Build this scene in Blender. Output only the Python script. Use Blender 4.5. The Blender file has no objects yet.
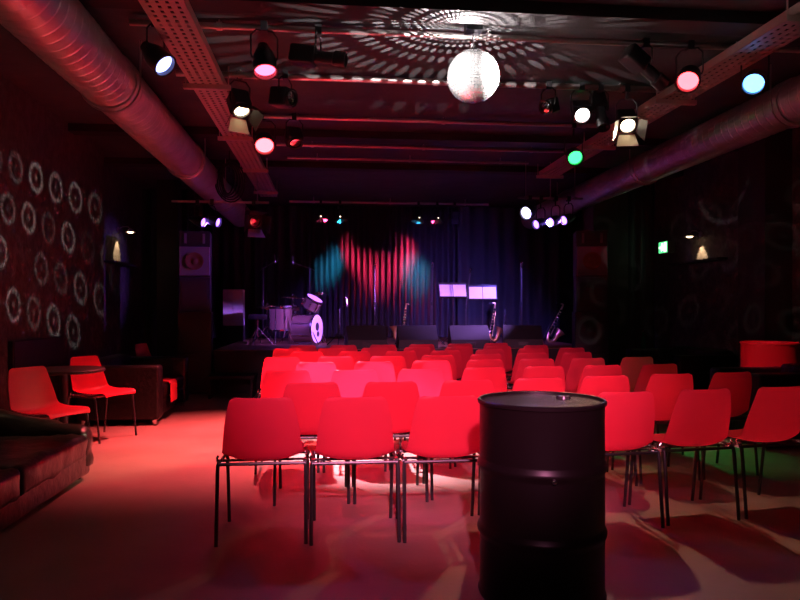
import bpy, bmesh, math, random
from mathutils import Vector, Matrix
random.seed(7)
S = bpy.context.scene
COL = S.collection
PI = math.pi
V = Vector

# ------------------------------------------------------------------ camera, world, exposure
YAW = math.atan(70 / 680)
cd = bpy.data.cameras.new('camera'); cd.sensor_width = 36; cd.lens = 36 * 680 / 800
cd.shift_y = 0.01; cd.clip_start = 0.05
cam = bpy.data.objects.new('camera', cd); COL.objects.link(cam)
cam.location = (0, 0, 1.3); cam.rotation_euler = (PI / 2, 0, -YAW)
S.camera = cam
S.view_settings.view_transform = 'Standard'; S.view_settings.look = 'None'
S.view_settings.gamma = 1; S.view_settings.exposure = 0.0; S.view_settings.use_curve_mapping = False
w = bpy.data.worlds.new('world'); S.world = w; w.use_nodes = True
w.node_tree.nodes['Background'].inputs[0].default_value = (0.5, 0.25, 0.35, 1)
w.node_tree.nodes['Background'].inputs[1].default_value = 0.006

RED, PINK, BLUE, VIOLET = (1, .06, .2), (1, .12, .22), (.16, .12, 1), (.30, .10, 1)
GREEN, WARM, TEAL, WHITE = (.05, 1, .25), (1, .66, .38), (.03, .42, .75), (1, .93, .9)


def spot(name, pos, target, col, watt, deg, blend=.5, rad=.03):
    l = bpy.data.lights.new(name, 'SPOT'); l.color = col; l.energy = watt
    l.spot_size = math.radians(deg); l.spot_blend = blend; l.shadow_soft_size = rad
    o = bpy.data.objects.new(name, l); COL.objects.link(o); o.location = pos
    o.rotation_euler = (V(target) - V(pos)).to_track_quat('-Z', 'Y').to_euler()
    return o


def ball_pattern(l, n_az, d_el, ring, gain):
    """lamp pattern imitating mirror ball reflections: one soft patch per tile direction"""
    l.use_nodes = True
    nt = l.node_tree; N = nt.nodes; L = nt.links
    em = N.get('Emission')
    g = N.new('ShaderNodeNewGeometry'); sp = N.new('ShaderNodeSeparateXYZ'); L.new(g.outputs['Incoming'], sp.inputs[0])

    def m(op, a, b=None, c=None):
        n = N.new('ShaderNodeMath'); n.operation = op
        for i, v in enumerate((a, b, c)):
            if v is None: continue
            if isinstance(v, (int, float)): n.inputs[i].default_value = v
            else: L.new(v, n.inputs[i])
        return n.outputs[0]
    az = m('MULTIPLY', m('ARCTAN2', sp.outputs[1], sp.outputs[0]), n_az / (2 * PI))
    el = m('DIVIDE', m('ARCSINE', sp.outputs[2]), math.radians(d_el))
    row = m('FLOOR', el)
    az = m('ADD', az, m('MULTIPLY', row, .37))
    cu = m('SUBTRACT', m('FRACT', az), .5); cv = m('SUBTRACT', m('FRACT', el), .5)
    r = m('SQRT', m('ADD', m('MULTIPLY', cu, cu), m('MULTIPLY', cv, cv)))
    wn = N.new('ShaderNodeTexWhiteNoise'); wn.noise_dimensions = '2D'
    cb = N.new('ShaderNodeCombineXYZ'); L.new(m('FLOOR', az), cb.inputs[0]); L.new(row, cb.inputs[1]); L.new(cb.outputs[0], wn.inputs['Vector'])
    if ring:
        a = m('SUBTRACT', 1.0, m('MULTIPLY', m('ABSOLUTE', m('SUBTRACT', r, .30)), 11.0))
        b = m('SUBTRACT', .8, m('MULTIPLY', r, 8.0))
        a = m('MAXIMUM', m('MAXIMUM', a, b), 0.0)
        a = m('MULTIPLY', a, m('MULTIPLY', m('MULTIPLY', m('MULTIPLY', m('LESS_THAN', row, -.5), m('GREATER_THAN', row, -4.5)), m('GREATER_THAN', wn.outputs[0], .15)), wn.outputs[0]))
    else:
        a = m('MULTIPLY', m('SUBTRACT', .33, r), 12.0)
        a = m('MINIMUM', m('MAXIMUM', a, 0.0), 1.0)
        a = m('MULTIPLY', a, m('ADD', .25, wn.outputs[0]))
        a = m('MULTIPLY', a, m('GREATER_THAN', row, .5))
        a = m('MULTIPLY', a, m('MULTIPLY', m('GREATER_THAN', sp.outputs[2], 0.0), m('MULTIPLY', m('LESS_THAN', sp.outputs[2], .80), m('SUBTRACT', 1.0, m('MULTIPLY', sp.outputs[2], 1.05)))))
    L.new(m('MULTIPLY', a, gain), em.inputs['Strength'])


bl = bpy.data.lights.new('bar_lamp_behind_viewer', 'POINT'); bl.energy = 10; bl.color = (1, .42, .28); bl.shadow_soft_size = .14
bo = bpy.data.objects.new('bar_lamp_behind_viewer', bl); COL.objects.link(bo); bo.location = (-1.3, -2.0, 2.7)

spot('rear_red_fill', (.0, -2.0, 3.2), (.9, 5.6, .70), (1, .28, .55), 2900, 28, .8, .08)  # unseen red fill added behind the viewer to brighten the chair backs

BALL = V((1.09, 5.12, 3.07))
# added patterned lamps imitate the mirror ball's reflections on ceiling and long walls
lp = bpy.data.lights.new('added_sparkle_up', 'POINT'); lp.energy = 420; lp.color = (1, .86, .88); lp.shadow_soft_size = .001
lo = bpy.data.objects.new('added_sparkle_up', lp); COL.objects.link(lo); lo.location = BALL + V((-.075, -.02, .222)); ball_pattern(lp, 60, 3.9, False, 1.0)
so = spot('added_sparkle_left', BALL + V((-.2, 0, -.16)), (-3.1, 6.6, 2.0), (1, .9, .88), 950, 75, .5, .001); ball_pattern(so.data, 70, 5.6, True, 1.0)
so = spot('added_sparkle_right', BALL + V((.2, 0, -.16)), (5.6, 8.5, 2.0), (1, .9, .8), 80, 70, .5, .001); ball_pattern(so.data, 70, 5.6, True, 1.0)


# ------------------------------------------------------------------ materials
def mat(name, col, rough=.5, metal=0, spec=.5, noise=None, bump=None, emit=None, coat=0):
    m = bpy.data.materials.new(name); m.use_nodes = True
    nt = m.node_tree; b = nt.nodes['Principled BSDF']
    b.inputs['Base Color'].default_value = (*col, 1); b.inputs['Roughness'].default_value = rough
    b.inputs['Metallic'].default_value = metal; b.inputs['Specular IOR Level'].default_value = spec
    b.inputs['Coat Weight'].default_value = coat
    if emit:
        b.inputs['Emission Color'].default_value = (*emit[0], 1); b.inputs['Emission Strength'].default_value = emit[1]
    if noise or bump:
        tc = nt.nodes.new('ShaderNodeTexCoord')
    if noise:
        sc, col2, lo, hi = noise
        n = nt.nodes.new('ShaderNodeTexNoise'); n.inputs['Scale'].default_value = sc; n.inputs['Detail'].default_value = 6
        nt.links.new(tc.outputs['Object'], n.inputs['Vector'])
        r = nt.nodes.new('ShaderNodeValToRGB')
        r.color_ramp.elements[0].position = lo; r.color_ramp.elements[0].color = (*col, 1)
        r.color_ramp.elements[1].position = hi; r.color_ramp.elements[1].color = (*col2, 1)
        nt.links.new(n.outputs['Fac'], r.inputs[0]); nt.links.new(r.outputs[0], b.inputs['Base Color'])
    if bump:
        sc, st, di = bump
        n = nt.nodes.new('ShaderNodeTexNoise'); n.inputs['Scale'].default_value = sc; n.inputs['Detail'].default_value = 4
        nt.links.new(tc.outputs['Object'], n.inputs['Vector'])
        bp = nt.nodes.new('ShaderNodeBump'); bp.inputs['Strength'].default_value = st; bp.inputs['Distance'].default_value = di
        nt.links.new(n.outputs['Fac'], bp.inputs['Height']); nt.links.new(bp.outputs[0], b.inputs['Normal'])
    return m


def glow(name, col, k):
    return mat(name, (.02, .02, .02), .4, emit=(col, k))


def plastic_mat():
    m = mat('red_plastic', (.93, .075, .12), .38, spec=.4)
    nt = m.node_tree; b = nt.nodes['Principled BSDF']; out = nt.nodes['Material Output']
    t = nt.nodes.new('ShaderNodeBsdfTranslucent'); t.inputs[0].default_value = (1, .18, .30, 1)
    x = nt.nodes.new('ShaderNodeMixShader'); x.inputs[0].default_value = .68
    nt.links.new(b.outputs[0], x.inputs[1]); nt.links.new(t.outputs[0], x.inputs[2]); nt.links.new(x.outputs[0], out.inputs[0])
    return m


M_floor = mat('worn_concrete', (.23, .17, .125), .48, noise=(1.3, (.31, .24, .185), .35, .7), bump=(30, .12, .01))
M_wall = mat('dark_stucco', (.06, .052, .05), .8, noise=(9, (.095, .085, .08), .4, .65), bump=(16, .9, .03))
M_black = mat('black_paint', (.012, .011, .012), .6)
M_ceil = mat('dark_ceiling_boards', (.042, .046, .046), .7, noise=(3, (.066, .07, .07), .3, .7), bump=(6, .4, .02))
M_beam = mat('black_beam_paint', (.02, .018, .018), .7)
M_pil = mat('dark_pillar_paint', (.035, .035, .03), .75, bump=(20, .3, .01))
M_galv = mat('galvanised_steel', (.56, .53, .52), .44, .8, noise=(5, (.68, .66, .64), .35, .65), bump=(9, .04, .01))
M_tray = mat('tray_steel', (.58, .50, .42), .5, .35)
M_pipe = mat('pipe_steel', (.55, .5, .48), .35, .9)
M_chrome = mat('chrome', (.75, .74, .74), .16, 1)
M_leg = mat('chair_tube_steel', (.10, .09, .09), .38, .85)
M_case = mat('lamp_housing_black', (.02, .02, .022), .45)
M_leather = mat('black_leather', (.010, .009, .009), .36, spec=.4, bump=(26, .5, .02))
M_oldleather = mat('worn_dark_leather', (.022, .016, .013), .30, spec=.5, noise=(7, (.04, .028, .022), .4, .7), bump=(11, .4, .02))
M_barrel = mat('black_drum_enamel', (.008, .005, .005), .36, spec=.25, bump=(6, .1, .01))
M_lid = mat('worn_drum_lid', (.05, .035, .04), .26, .6, noise=(8, (.10, .08, .09), .35, .7), bump=(7, .7, .012))
M_redbarrel = mat('red_drum_enamel', (.75, .05, .05), .42, bump=(5, .2, .01))
M_plastic = plastic_mat()
M_curt = mat('dark_velvet', (.06, .055, .06), .85, spec=.2, bump=(60, .2, .004))
M_stage = mat('stage_boards', (.20, .085, .05), .5, noise=(4, (.28, .12, .07), .3, .7))
M_skirt = mat('black_stage_skirt', (.02, .017, .017), .75)
M_cab = mat('speaker_cabinet_black', (.022, .022, .025), .6, bump=(70, .3, .003))
M_grey = mat('grey_speaker_baffle', (.16, .16, .19), .5)
M_cone = mat('brown_speaker_cone', (.16, .07, .035), .6)
M_grille = mat('monitor_grille', (.03, .03, .035), .55, bump=(160, .6, .003))
M_brass = mat('gold_lacquer', (.9, .64, .32), .36, 1)
M_shell = mat('drum_shell_lacquer', (.13, .075, .06), .22, coat=.6)
M_head = mat('drum_head_white', (.82, .80, .82), .45)
M_cym = mat('cymbal_bronze', (.72, .52, .26), .25, 1)
M_paper = mat('sheet_paper', (.85, .82, .80), .7)
M_white = mat('white_panel', (.7, .7, .72), .5)
M_wood = mat('table_wood', (.028, .02, .018), .4)
M_cloth = mat('red_cloth', (.8, .04, .06), .9)
M_mirror = mat('mirror_tile', (.93, .92, .93), .15, .78)
M_grout = mat('ball_core', (.25, .25, .26), .4)
M_cable = mat('black_rubber', (.015, .015, .016), .45)
M_cream = mat('cream_metal', (.75, .62, .45), .5)
M_bottle = mat('green_bottle_glass', (.03, .16, .10), .08, spec=.7)
M_signback = mat('sign_case', (.08, .1, .08), .5)
M_exit = glow('exit_green', (.10, .85, .25), 1.6)
M_exitw = glow('exit_pictogram', (.75, 1, .78), 3.5)
M_warmglow = glow('warm_bulb', (1, .72, .42), 9)


# ------------------------------------------------------------------ mesh helpers
def frame(z):
    z = V(z).normalized()
    x = V((0, 0, 1)).cross(z)
    if x.length < 1e-4: x = V((1, 0, 0))
    x.normalize(); y = z.cross(x)
    return x, y, z


class MB:
    def __init__(s, T=None):
        s.bm = bmesh.new(); s.T = T or Matrix()

    def v(s, p): return s.bm.verts.new(s.T @ V(p))

    def f(s, vs):
        try: return s.bm.faces.new(vs)
        except ValueError: return None

    def hexa(s, c):
        vs = [s.v(p) for p in c]
        for q in ((0, 3, 2, 1), (4, 5, 6, 7), (0, 1, 5, 4), (1, 2, 6, 5), (2, 3, 7, 6), (3, 0, 4, 7)):
            s.f([vs[i] for i in q])
        return s

    def box(s, a, b):
        (x0, y0, z0), (x1, y1, z1) = a, b
        return s.hexa([(x0, y0, z0), (x1, y0, z0), (x1, y1, z0), (x0, y1, z0), (x0, y0, z1), (x1, y0, z1), (x1, y1, z1), (x0, y1, z1)])

    def rbox(s, a, b, r=.02, seg=3):
        t = bmesh.new()
        bmesh.ops.create_cube(t, size=1)
        ce = (V(a) + V(b)) / 2; d = V(b) - V(a)
        for q in t.verts: q.co = V((q.co.x * d.x, q.co.y * d.y, q.co.z * d.z)) + ce
        bmesh.ops.bevel(t, geom=t.edges[:], offset=min(r, min(d) * .49), segments=seg, affect='EDGES', profile=.5)
        mp = {q: s.v(q.co) for q in t.verts}
        for q in t.faces: s.f([mp[k] for k in q.verts])
        t.free(); return s

    def rings(s, rs, cap=True, closed=False):
        R = [[s.v(p) for p in r] for r in rs]; n = len(R[0])
        pairs = list(zip(R, R[1:])) + ([(R[-1], R[0])] if closed else [])
        for A, B in pairs:
            for i in range(n): s.f([A[i], A[(i + 1) % n], B[(i + 1) % n], B[i]])
        if cap and not closed:
            s.f(R[0][::-1]); s.f(R[-1])
        return s

    def cyl(s, p0, p1, r0, r1=None, n=12):
        r1 = r0 if r1 is None else r1
        p0, p1 = V(p0), V(p1); x, y, z = frame(p1 - p0)
        cs = [(math.cos(2 * PI * i / n), math.sin(2 * PI * i / n)) for i in range(n)]
        return s.rings([[p0 + (x * c + y * q) * r0 for c, q in cs], [p1 + (x * c + y * q) * r1 for c, q in cs]])

    def lathe(s, prof, p=(0, 0, 0), axis=(0, 0, 1), n=24, closed=False):
        """prof: (radius, height along axis)"""
        p = V(p); x, y, z = frame(axis)
        rs = []
        for r, h in prof:
            r = max(r, 1e-4)
            rs.append([p + z * h + (x * math.cos(2 * PI * i / n) + y * math.sin(2 * PI * i / n)) * r for i in range(n)])
        return s.rings(rs, True, closed)

    def tube(s, pts, r, n=8, closed=False):
        pts = [V(p) for p in pts]; rs = []; k = len(pts)
        rad = r if isinstance(r, (list, tuple)) else [r] * k
        px = None
        for i, p in enumerate(pts):
            if closed: t = pts[(i + 1) % k] - pts[i - 1]
            else: t = pts[min(i + 1, k - 1)] - pts[max(i - 1, 0)]
            t.normalize()
            if px is None: px = frame(t)[0]
            else:
                px = px - t * px.dot(t)
                px = px.normalized() if px.length > 1e-5 else frame(t)[0]
            y = t.cross(px)
            rs.append([p + (px * math.cos(2 * PI * j / n) + y * math.sin(2 * PI * j / n)) * rad[i] for j in range(n)])
        return s.rings(rs, True, closed)

    def ball(s, c, r, n=12):
        pr = [(r * math.sin(PI * i / n), -r * math.cos(PI * i / n)) for i in range(n + 1)]
        return s.lathe(pr, c, (0, 0, 1), n * 2)

    def build(s, name, m, parent=None, smooth=False, loc=None, ang=35):
        bmesh.ops.recalc_face_normals(s.bm, faces=s.bm.faces[:])
        me = bpy.data.meshes.new(name); s.bm.to_mesh(me); s.bm.free()
        me.materials.append(m)
        if smooth:
            me.polygons.foreach_set('use_smooth', [True] * len(me.polygons))
            try: me.set_sharp_from_angle(angle=math.radians(ang))
            except Exception: pass
        o = bpy.data.objects.new(name, me); COL.objects.link(o)
        if parent: o.parent = parent
        if loc is not None: o.location = loc
        return o


def tag(o, label, cat, group=None, kind=None):
    if label: o['label'] = label
    if cat: o['category'] = cat
    if group: o['group'] = group
    if kind: o['kind'] = kind
    return o


def thing(name, label, cat, loc=(0, 0, 0), rz=0, group=None):
    o = bpy.data.objects.new(name, None); COL.objects.link(o); o.empty_display_size = .1
    o.location = loc; o.rotation_euler = (0, 0, rz)
    return tag(o, label, cat, group)


def struct(name, mb, m, label, cat, smooth=False):
    return tag(mb.build(name, m, None, smooth), label, cat, None, 'structure')


def dup(root, loc, rz, label, group=None):
    r = root.copy(); COL.objects.link(r); r.location = loc; r.rotation_euler = (0, 0, rz)
    r['label'] = label
    if group: r['group'] = group
    for ch in list(root.children):
        c = ch.copy(); COL.objects.link(c); c.parent = r
        for g in list(ch.children):
            d = g.copy(); COL.objects.link(d); d.parent = c
    return r


def spline(pts, n):
    """Catmull-Rom through tuples"""
    out = []; k = len(pts)
    for i in range(k - 1):
        p = [pts[max(i - 1, 0)], pts[i], pts[i + 1], pts[min(i + 2, k - 1)]]
        for j in range(n):
            t = j / n
            out.append(tuple(.5 * (2 * b + (c - a) * t + (2 * a - 5 * b + 4 * c - d) * t * t + (3 * b - a - 3 * c + d) * t ** 3)
                             for a, b, c, d in zip(*p)))
    out.append(tuple(pts[-1])); return out


# ------------------------------------------------------------------ room shell
X0, X1, XR, YB, YF, ZC = -3.1, 5.6, -3.4, 14.75, -3.0, 3.5
struct('floor', MB().box((X0 - .6, YF - .2, -.1), (X1 + .3, YB + .2, 0)), M_floor, 'worn brown concrete dance floor', 'floor')
struct('ceiling', MB().box((X0 - .6, YF - .2, ZC), (X1 + .3, YB + .2, ZC + .1)), M_ceil, 'dark boarded ceiling', 'ceiling')
wl = MB(); wl.box((X0 - .4, YF, 0), (X0, 9.75, ZC)); wl.box((XR - .1, 9.75, 0), (XR, YB, ZC))
struct('wall_left', wl, M_wall, 'dark stucco wall on the left with a set-back far half', 'wall')
struct('wall_right', MB().box((X1, YF, 0), (X1 + .1, YB, ZC)), M_wall, 'dark stucco wall on the right', 'wall')
struct('wall_back', MB().box((XR, YB, 0), (X1, YB + .1, ZC)), M_black, 'black wall behind the stage curtains', 'wall')
struct('wall_front', MB().box((X0, YF - .1, 0), (X1, YF, ZC)), M_black, 'black wall behind the viewer', 'wall')
for i, (x0, x1, y0, y1) in enumerate(((-2.95, -2.6, 12.0, 12.3), (4.35, 4.95, 10.9, 11.3), (5.25, 5.6, 7.75, 8.3))):
    struct('trim_%d' % (i + 1), MB().box((x0, y0, 0), (x1, y1, ZC)), M_pil,
           ('dark pillar left of the stage', 'dark green pillar right of the stage', 'dark pillar on the right wall')[i], 'pillar')
for i, y in enumerate((2.9, 4.75, 8.45, 10.3)):
    struct('trim_%d' % (i + 4), MB().box((XR, y, ZC - .09), (X1, y + .22, ZC)), M_beam,
           'dark ceiling beam, number %s from the viewer' % ('one', 'two', 'three', 'four')[i], 'beam')

# stage
st = thing('stage', 'low black-fronted stage with reddish boards in front of the curtains', 'stage', (1.1, 10.5, 0))
st['kind'] = 'structure'
m = MB(); m.box((-2.85, 0, .60), (3.2, 4.2, .66)); m.build('stage_deck', M_stage, st)
m = MB(); m.box((-2.83, .02, 0), (3.18, 4.18, .60)); m.build('stage_skirt', M_skirt, st)
m = MB(); m.box((-2.85, -.012, .585), (3.2, .0, .655)); m.build('edge_strip', M_skirt, st)
t = thing('stage_step', 'black wooden step at the left front corner of the stage', 'step', (-1.42, 10.2, 0))
MB().box((-.33, -.28, .28), (.33, .27, .32)).build('tread', M_skirt, t)
for sx in (-.31, .28): MB().box((sx, -.26, 0), (sx + .03, .26, .28)).build('side_panel', M_skirt, t)

# ------------------------------------------------------------------ curtains
def curtain(name, label, x0, x1, y, z0, z1, n_fold, amp, seed):
    rnd = random.Random(seed); N = n_fold * 10
    ph = [rnd.uniform(.7, 1.35) for _ in range(n_fold + 1)]
    cum = [0]
    for p in ph: cum.append(cum[-1] + p)
    prof = []
    for i in range(N + 1):
        u = i / N; tt = u * n_fold; k = min(int(tt), n_fold - 1)
        a = amp * (ph[k] + (ph[k + 1] - ph[k]) * (tt - k))
        prof.append((x0 + (x1 - x0) * u + .02 * math.sin(7 * u + seed), a * math.sin(2 * PI * tt) + .03 * math.sin(9 * u + seed)))
    m = MB(); zs = [z0, z0 + .6, z0 + 1.4, z1]
    rows = []
    for side in (0, .012):
        for zi, z in enumerate(zs):
            k = 1.0 + .25 * (1 - zi / 3)
            rows.append([m.v((px, y + py * k + side, z)) for px, py in prof])
    for A, B in ((0, 1), (1, 2), (2, 3), (4, 5), (5, 6), (6, 7)):
        for i in range(N): m.f([rows[A][i], rows[A][i + 1], rows[B][i + 1], rows[B][i]])
    for A, B in ((0, 4), (3, 7)):
        for i in range(N): m.f([rows[A][i], rows[A][i + 1], rows[B][i + 1], rows[B][i]])
    for e in (0, N):
        for a in range(3): m.f([rows[a][e], rows[a + 1][e], rows[a + 5][e], rows[a + 4][e]])
    return tag(m.build(name, M_curt, None, True, ang=80), label, 'curtain', 'stage curtains')


curtain('stage_curtain', 'black stage curtain hanging behind the drum kit at left', -2.6, -.55, 14.42, .68, 3.46, 9, .07, 1)
curtain('stage_curtain', 'centre stage curtain lit by red and teal spots', -.55, 2.75, 14.42, .68, 3.46, 27, .042, 2)
curtain('stage_curtain', 'blue-lit stage curtain hanging behind the saxophones at right', 2.7, 4.95, 14.28, .68, 3.46, 7, .045, 3)

curtain('spill_curtain', 'added dark side curtain between the left wall and the left loudspeaker stack', -3.36, -2.3, 12.75, .02, 3.46, 5, .04, 5)  # curtain added to hide violet spill on the left wall
curtain('spill_curtain', 'added dark side curtain beside the exit sign at the right of the stage', 4.97, 5.56, 11.2, .02, 3.46, 3, .03, 6)  # likewise added, covers the violet spill on the right wall

# ------------------------------------------------------------------ ducts, trays, pipes
def duct(label, x, z, r, y0, y1, pitch):
    t = thing('ventilation_duct', label, 'duct', (x, y0, z), 0, 'spiral ventilation ducts under the ceiling')
    m = MB(); rs = []; y = 0; n = 36; L = y1 - y0
    def ring(yy, rr): return [(rr * math.cos(2 * PI * i / n), yy + pitch * .9 * i / n * 0, rr * math.sin(2 * PI * i / n)) for i in range(n)]
    while y < L - pitch:
        rs += [ring(y, r), ring(y + pitch * .06, r), ring(y + pitch * .80, r), ring(y + pitch * .86, r), ring(y + pitch * .90, r + .0035), ring(y + pitch * .96, r + .0035)]
        y += pitch
    rs.append(ring(L, r)); m.rings(rs)
    m.build('duct_pipe', M_galv, t, True, ang=50)
    k = 0
    yy = 1.6
    while yy < L:
        c = MB(); c.lathe([(r + .002, 0), (r + .016, .0), (r + .016, .14), (r + .002, .14)], (0, yy, 0), (0, 1, 0), 36, True)
        c.build('collar', M_galv, t, True)
        h = MB()
        for sx in (-1, 1): h.cyl((sx * (r + .02), yy + .07, 0), (sx * (r + .02), yy + .07, ZC - z), .008, n=6)
        h.tube([((r + .02) * math.cos(PI + PI * i / 16), yy + .07, (r + .02) * math.sin(PI + PI * i / 16)) for i in range(17)], .008, 6)
        h.build('hanger', M_pipe, t)
        yy += 2.9
    return t


duct('large spiral steel duct along the upper left of the hall', -1.79, 3.148, .223, 1.2, 13.9, .115)
duct('slimmer spiral steel duct along the upper right of the hall', 4.18, 3.16, .2, 1.2, 13.9, .115)


def tray(label, x0, x1, z, y0, y1):
    t = thing('cable_tray', label, 'cable tray', ((x0 + x1) / 2, y0, z), 0, 'perforated cable trays')
    hw = (x1 - x0) / 2; L = y1 - y0
    m = MB()
    for u in (-1, -.5, 0, .5, 1): m.box((u * (hw - .02) - .02, 0, 0), (u * (hw - .02) + .02, L, .004))
    y = 0
    while y < L:
        m.box((-hw, y, -.001), (hw, y + .03, .005)); y += .075
    m.build('perforated_bottom', M_tray, t)
    for sx in (-hw, hw - .004): MB().box((sx, 0, 0), (sx + .004, L, .07)).build('side_flange', M_tray, t)
    y = .9
    while y < L:
        b = MB(); b.box((-hw - .06, y, -.045), (hw + .06, y + .045, -.002))
        for sx in (-hw - .04, hw + .04): b.cyl((sx, y + .02, -.03), (sx, y + .02, ZC - z), .006, n=6)
        b.build('hanger', M_tray, t); y += 1.9
    return t


tray('perforated cable tray left of the mirror ball, beside the large duct', -1.26, -.96, 3.33, 1.6, 12.6)
tray('perforated cable tray right of the mirror ball, beside the slim duct', 3.20, 3.50, 3.33, 1.6, 10.2)


def pipe(label, y, x0, x1, z, r=.024, rods=(.12, .5, .88)):
    t = thing('lighting_pipe', label, 'pipe', (x0, y, z), 0, 'lighting pipes across the ceiling')
    L = x1 - x0
    MB().cyl((0, 0, 0), (L, 0, 0), r, n=12).build('tube', M_pipe, t, True)
    for u in rods:
        m = MB(); m.cyl((L * u, 0, r), (L * u, 0, ZC - z), .007, n=6); m.lathe([(r, -.02), (r + .008, -.02), (r + .008, .02), (r, .02)], (L * u, 0, 0), (1, 0, 0), 12, True)
        m.build('drop_rod', M_pipe, t)


pipe('dark lighting pipe above the mirror ball, nearest the viewer', 5.3, -1.5, 4.0, 3.45)
pipe('bright lighting pipe just behind the mirror ball', 6.4, -1.4, 3.4, 3.45, .03)
pipe('lighting pipe between the mirror ball and the stage, third from the viewer', 7.75, -.9, 3.5, 3.45)
pipe('lighting pipe fourth from the viewer, well behind the mirror ball', 9.05, -.7, 3.2, 3.45)
pipe('thin lighting pipe closest to the stage front', 9.75, -.6, 2.9, 3.43, .018)
pipe('black lighting pipe over the middle of the stage', 13.55, -.8, 3.2, 3.4, .022)

# ------------------------------------------------------------------ lamps
def lamp_basis(pos, target):
    return (V(target) - V(pos)).to_track_quat('-Z', 'Y').to_matrix().to_4x4()


def hang_part(t, pos, ztop, half, R, x_off=0.0):
    """yoke and clamp"""
    ax = R @ V((1, 0, 0)); top = V((0, 0, max(.17, min(.22, ztop - pos[2] - .03))))
    y = MB()
    for s in (-1, 1):
        y.tube([ax * s * half, ax * s * (half + .012) + V((0, 0, .03)), ax * s * (half + .012) + V((0, 0, top.z * .8)), ax * s * half * .7 + top, top], .007, 6)
    y.build('yoke', M_case, t)
    c = MB(); c.cyl(top, (0, 0, ztop - pos[2]), .012, n=8)
    c.box((-.025, -.035, ztop - pos[2] - .04), (.025, .035, ztop - pos[2] + .035)); c.build('clamp', M_case, t)


def par(label, pos, aim, ztop, lens=None, k=6, r=.09, light=None, group='par lamps hung from the ceiling', body=M_case, length=.24):
    t = thing('par_lamp', label, 'stage lamp', pos, 0, group)
    R = lamp_basis(pos, aim); L = length
    m = MB(R)
    m.lathe([(.0, .55 * L), (r * .45, .55 * L), (r * .55, .42 * L), (r * .92, .12 * L), (r, -.05 * L), (r, -.45 * L), (r + .008, -.45 * L), (r + .008, -.49 * L),
             (r - .008, -.49 * L), (r - .01, -.3 * L), (.001, -.28 * L)], n=24)
    hs = m.build('housing', body, t, True)
    e = MB(R); e.lathe([(.0, -.30 * L), (r - .012, -.30 * L), (r - .012, -.36 * L), (r * .6, -.40 * L), (0, -.42 * L)], n=24)
    e.build('lens', glow('lens_glow', lens, k) if lens else M_chrome, hs, True)
    hang_part(t, pos, ztop, r, R)
    if light:
        tg, col, watt, deg, bl = light
        d = R @ V((0, 0, -.52 * L))
        o = spot('lamp_light', V(pos) + d, tg, col, watt, deg, bl, .045)
    return t


def fresnel(label, pos, aim, ztop, lens=None, k=9, light=None, doors=True, door_mat=M_case, s=1.0, group='fresnel lamps with barn doors'):
    t = thing('fresnel_lamp', label, 'stage lamp', pos, 0, group)
    R = lamp_basis(pos, aim)
    m = MB(R); m.rbox((-.085 * s, -.085 * s, -.06 * s), (.085 * s, .085 * s, .13 * s), .02 * s)
    m.lathe([(.082 * s, -.06 * s), (.082 * s, -.085 * s), (.07 * s, -.085 * s), (.07 * s, -.06 * s)], n=24, closed=True)
    hs = m.build('housing', M_case, t, True)
    e = MB(R); e.lathe([(.0, -.058 * s), (.068 * s, -.058 * s), (.066 * s, -.066 * s), (.03 * s, -.078 * s), (0, -.08 * s)], n=24)
    e.build('lens', glow('lens_glow', lens, k) if lens else M_chrome, hs, True)
    if doors:
        for dx, dy in ((1, 0), (-1, 0), (0, 1), (0, -1)):
            a, b, c, d = .088 * s, .075 * s, .15 * s, .105 * s
            if dx:
                q = [(dx * a, -b, -.085 * s), (dx * a, b, -.085 * s), (dx * c, d, -.2 * s), (dx * c, -d, -.2 * s)]
            else:
                q = [(-b, dy * a, -.085 * s), (b, dy * a, -.085 * s), (d, dy * c, -.2 * s), (-d, dy * c, -.2 * s)]
            off = V((dx, dy, 0)) * .004
            MB(R).hexa([V(p) for p in q] + [V(p) + off for p in q]).build('barn_door', door_mat if dy < 0 else M_case, hs)
    hang_part(t, pos, ztop, .085 * s, R)
    if light:
        tg, col, watt, deg, bl = light
        o = spot('lamp_light', V(pos) + R @ V((0, 0, -.09 * s)), tg, col, watt, deg, bl, .045)
    return t


def profile_spot(label, pos, aim, ztop, light=None):
    t = thing('profile_spot', label, 'stage lamp', pos, 0, 'unlit profile spots')
    R = lamp_basis(pos, aim)
    m = MB(R); m.rbox((-.07, -.07, .02), (.07, .07, .22), .02); m.lathe([(.05, .03), (.05, -.12), (.062, -.13), (.062, -.22), (.052, -.22), (.05, -.15), (.001, -.14)], n=20)
    hs = m.build('housing', M_case, t, True)
    MB(R).lathe([(0, -.16), (.048, -.16), (.04, -.175), (0, -.18)], n=20).build('lens', M_chrome, hs, True)
    hang_part(t, pos, ztop, .07, R)
    if light:
        tg, col, watt, deg, bl = light
        spot('lamp_light', V(pos) + R @ V((0, 0, -.25)), tg, col, watt, deg, bl, .03)
    return t


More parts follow.
